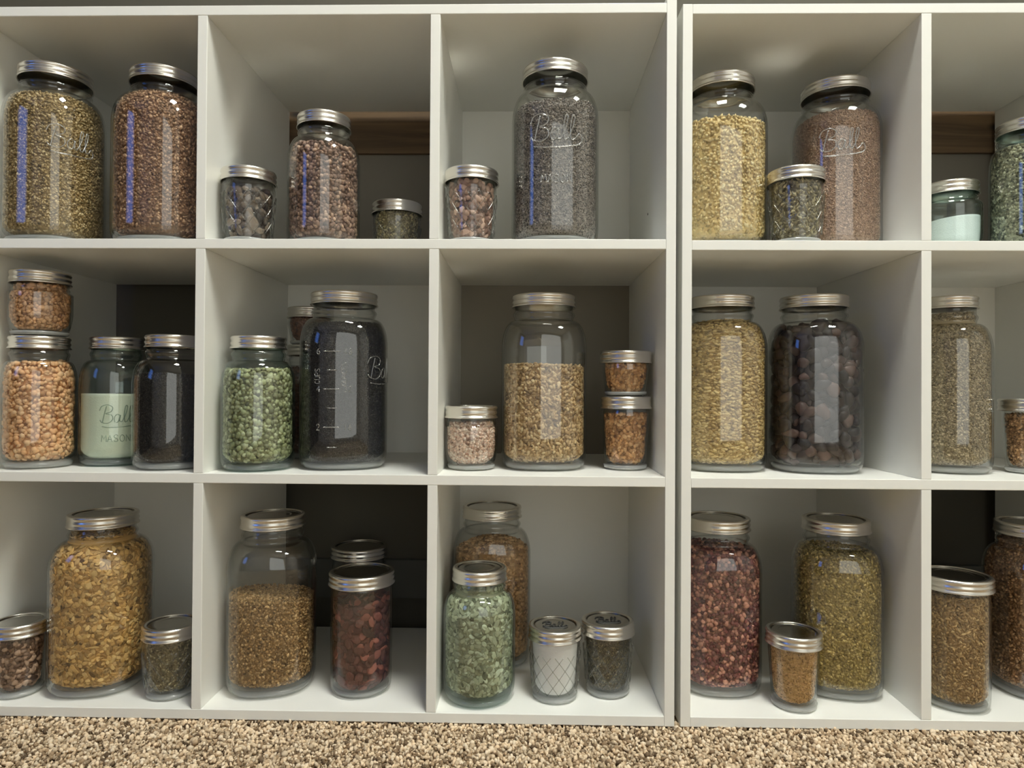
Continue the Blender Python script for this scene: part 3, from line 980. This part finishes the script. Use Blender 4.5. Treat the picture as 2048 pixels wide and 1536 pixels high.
for i, (key, g) in enumerate(G.items()):
    x, y, sh, R, L, H, fill, kind = g
    if isinstance(sh, tuple):
        base = G[sh[0]]
        z = SH[base[2]] + base[5] + 0.0005
        top_off = OZ if sh[0][0] in 'DE' else 0
    else:
        z = SH[sh]
        top_off = OZ if key[0] in 'DE' else 0
    z += top_off + 0.0003
    nm, grp = KINDNAME[kind]
    jar = empty(nm, (x, y, z), LAB[key], 'jar', grp)
    JARS[key] = jar
    rot = ROT.get(key, 0.0)
    prof = jar_profile(kind, R, L, H)
    glass = M_aqua if key in AQUA else M_clear
    # double wall: outer surface, rim, inner surface, thick base
    outer = [(0, .0022, prof[0][2])] + prof
    inner = []
    for r, zz, s in reversed(prof):
        if zz > 0.010:
            inner.append((r - WALL * .82, zz, s))
    rb = inner[-1][0]
    s_ = inner[-1][2]
    bz = .0090 if R > .04 else (.0045 if H < .07 else .0072)
    inner = [q_ for q_ in inner if q_[1] > bz + .007]
    rb = inner[-1][0]
    inner += [(rb * .985, bz + .005, s_), (rb * .94, bz + .0018, s_), (rb * .86, bz, s_), (rb * .6, bz + .0004, s_), (0, bz + .0012, 0)]
    allp = outer + inner
    q = quilt_fn(R, H) if key in QUILT else None
    no = len(outer)
    qq = (lambda th, zz, ii, q=q, no=no: q(th, zz, ii) if ii < no else 0) if q else None
    revolve('glass_body', [(p[0], p[1]) for p in allp], glass, jar, nseg=156 if q else 72, sq=[p[2] for p in allp], rot=rot, quilt=qq)
    s0 = prof[0][2]
    revolve('stippled_glow_base', [(0, .0030), (R * .70, .0026), (R * .80, .0014), (R * .87, .0022), (R * .90, .006), (rb * .84, bz - .0008), (0, bz + .0002)],
            M_abase if key in AQUA else M_base, jar, nseg=64, sq=[s0, s0, s0, s0, s0, s0, 0], rot=rot)  # added slug, its paleness imitates light refracted in thick glass
    lid(jar, L, H, key)
    pname, spec = FILL[key]
    contents(pname, jar, spec, prof, fill, rot, R, 100 + i)

# ------------------------------------------------------------------ raised writing on the glass and on two lids
def on_jar(key, strokes, size, az0, z0, r, mat, name='raised_lettering', vertical=False):
    """strokes in a flat (u, v) frame -> wrapped around the jar at azimuth az0 (0 = facing -y)"""
    g = G[key]
    prof = jar_profile(g[7], g[3], g[4], g[5])
    zs = [p[1] for p in prof[3:]]
    rs = [p[0] for p in prof[3:]]
    sq = [p[2] for p in prof[3:]]
    rot = ROT.get(key, 0.0)
    S3, N3 = [], []
    for st in strokes:
        # resample long straight pieces so they follow the wall
        pts = []
        for a, b in zip(st[:-1], st[1:]):
            n = max(1, int(math.hypot(b[0] - a[0], b[1] - a[1]) * size / 0.003))
            for k in range(n):
                pts.append((a[0] + (b[0] - a[0]) * k / n, a[1] + (b[1] - a[1]) * k / n))
        pts.append(st[-1])
        P3, NN = [], []
        for u, v in pts:
            if vertical:
                u, v = -v, u
            z = z0 + v * size
            R = float(np.interp(z, zs, rs))
            s = float(np.interp(z, zs, sq))
            th = -PI / 2 + az0 + u * size / R
            rr = R * float(rho(np.array([th - rot]), 2.8, s)[0])
            d = np.array((math.cos(th), math.sin(th), 0))
            P3.append(d * rr + np.array((0, 0, z)))
            NN.append(d)
        S3.append(P3)
        N3.append(NN)
    return tube_strokes(name, S3, N3, r, mat, JARS[key])


def centred(strokes, width):
    return [[(p[0] - width / 2, p[1]) for p in s] for s in strokes]


script = centred(SCRIPT, 2.0)
mason, mw = text_strokes('MASON')
mason = centred(mason, mw)
# aqua quart with powder
on_jar('A5', script, 0.0215, 0.62, 0.058, 0.0006, M_emba)
on_jar('A5', mason, 0.009, 0.55, 0.033, 0.00045, M_emba)
# smoky half gallon
on_jar('C2', script, 0.030, 0.0, 0.122, 0.0009, M_emb)
on_jar('C2', mason, 0.010, 0.0, 0.070, 0.0007, M_emb)
on_jar('A1', script, 0.026, 0.95, 0.118, 0.0008, M_emb)
on_jar('D2', script, 0.026, -0.25, 0.128, 0.0008, M_emb)
# measuring marks on the black-seed half gallon
az = 0.02
zmark = {6: 0.151, 5: 0.1275, 4: 0.1035, 3: 0.0795, 2: 0.0555, 1: 0.0300}
sz = 0.0075
for n, zz in zmark.items():
    half = 1.35 if n % 2 == 0 else 0.75
    on_jar('B6', [[(-half, zz / sz), (half, zz / sz)]], sz, az, 0.0, 0.0007, M_emb, 'measuring_mark')
    if n % 2 == 0:
        for word, u0 in ((str(n), -half - 1.2), ({6: '48', 4: '32', 2: '16'}[n], half + .5)):
            a, w = text_strokes(word)
            on_jar('B6', [[(p[0] + u0, p[1] + zz / sz - .5) for p in st] for st in a], sz, az, 0.0, 0.00055, M_emb, 'raised_numeral')
cups, cw = text_strokes('CUPS')
on_jar('B6', cups, 0.0065, az - 0.26, 0.110, 0.0005, M_emb, 'raised_lettering', vertical=True)
oz, ow = text_strokes('OUNCES')
on_jar('B6', oz, 0.0065, az + 0.30, 0.108, 0.0005, M_emb, 'raised_lettering', vertical=True)
on_jar('B6', script, 0.026, 1.25, 0.118, 0.0005, M_emb)

# diamond relief pressed into the quilted jars
for key in sorted(QUILT):
    g = G[key]
    R, H = g[3], g[5]
    nr, z0, z1 = 13, 0.012, H - 0.031
    pr = jar_profile(g[7], g[3], g[4], g[5])
    zs_, rs_ = [p[1] for p in pr[3:]], [p[0] for p in pr[3:]]
    S3, N3 = [], []
    for sgn in (-1, 1):
        for k in range(nr):
            P3, NN = [], []
            for z in np.linspace(z0, z1, 26):
                th = (k - sgn * (z - z0) / (2 * PI * R / nr) * 0.75) * 2 * PI / nr
                rr = float(np.interp(z, zs_, rs_)) + 0.0016
                d = np.array((math.cos(th), math.sin(th), 0))
                P3.append(d * rr + np.array((0, 0, z)))
                NN.append(d)
            S3.append(P3)
            N3.append(NN)
    tube_strokes('diamond_pattern', S3, N3, 0.00045, M_quilt, JARS[key])

for key in ('C9', 'C10'):
    g = G[key]
    s = 0.0150
    S3 = [[(p[0] * s, p[1] * s * 1.1 - .006, g[5] - .0011) for p in st] for st in script]
    N3 = [[(0, 0, 1)] * len(st) for st in S3]
    tube_strokes('printed_script', S3, N3, 0.0009, M_ink, JARS[key])

# ------------------------------------------------------------------ camera
f_px = 1328.6855
cx, cy, cz = 0.4054, -0.8046, 0.4035
p, yw, r = 0.0086, 0.0203, -0.0058
Rm = Matrix.Rotation(yw, 3, 'Z') @ Matrix.Rotation(p, 3, 'X') @ Matrix.Rotation(r, 3, 'Y')
basis = Matrix(((1, 0, 0), (0, 0, -1), (0, 1, 0)))   # camera axes: x right, y up, z back
cam = bpy.data.cameras.new('camera')
cam.sensor_fit = 'HORIZONTAL'
cam.sensor_width = 36.0
cam.lens = 36.0 * f_px / 2048.0
cam.clip_start = 0.01
co = bpy.data.objects.new('camera', cam)
LINK(co)
co.matrix_world = Matrix.Translation((cx, cy, cz)) @ (Rm @ basis).to_4x4()
scene.camera = co

# ------------------------------------------------------------------ world and view
w = bpy.data.worlds.new('world')
scene.world = w
w.use_nodes = True
w.node_tree.nodes['Background'].inputs['Color'].default_value = (0.02, 0.02, 0.02, 1)

scene.view_settings.view_transform = 'Standard'
scene.view_settings.look = 'None'
scene.view_settings.gamma = 1.0
scene.view_settings.use_curve_mapping = False
scene.view_settings.exposure = -0.06
cy_ = scene.cycles
cy_.transparent_max_bounces = 48
cy_.max_bounces = 9
cy_.diffuse_bounces = 4
cy_.glossy_bounces = 4
cy_.use_denoising = True
cy_.sample_clamp_indirect = 25.0
cy_.blur_glossy = 0.0
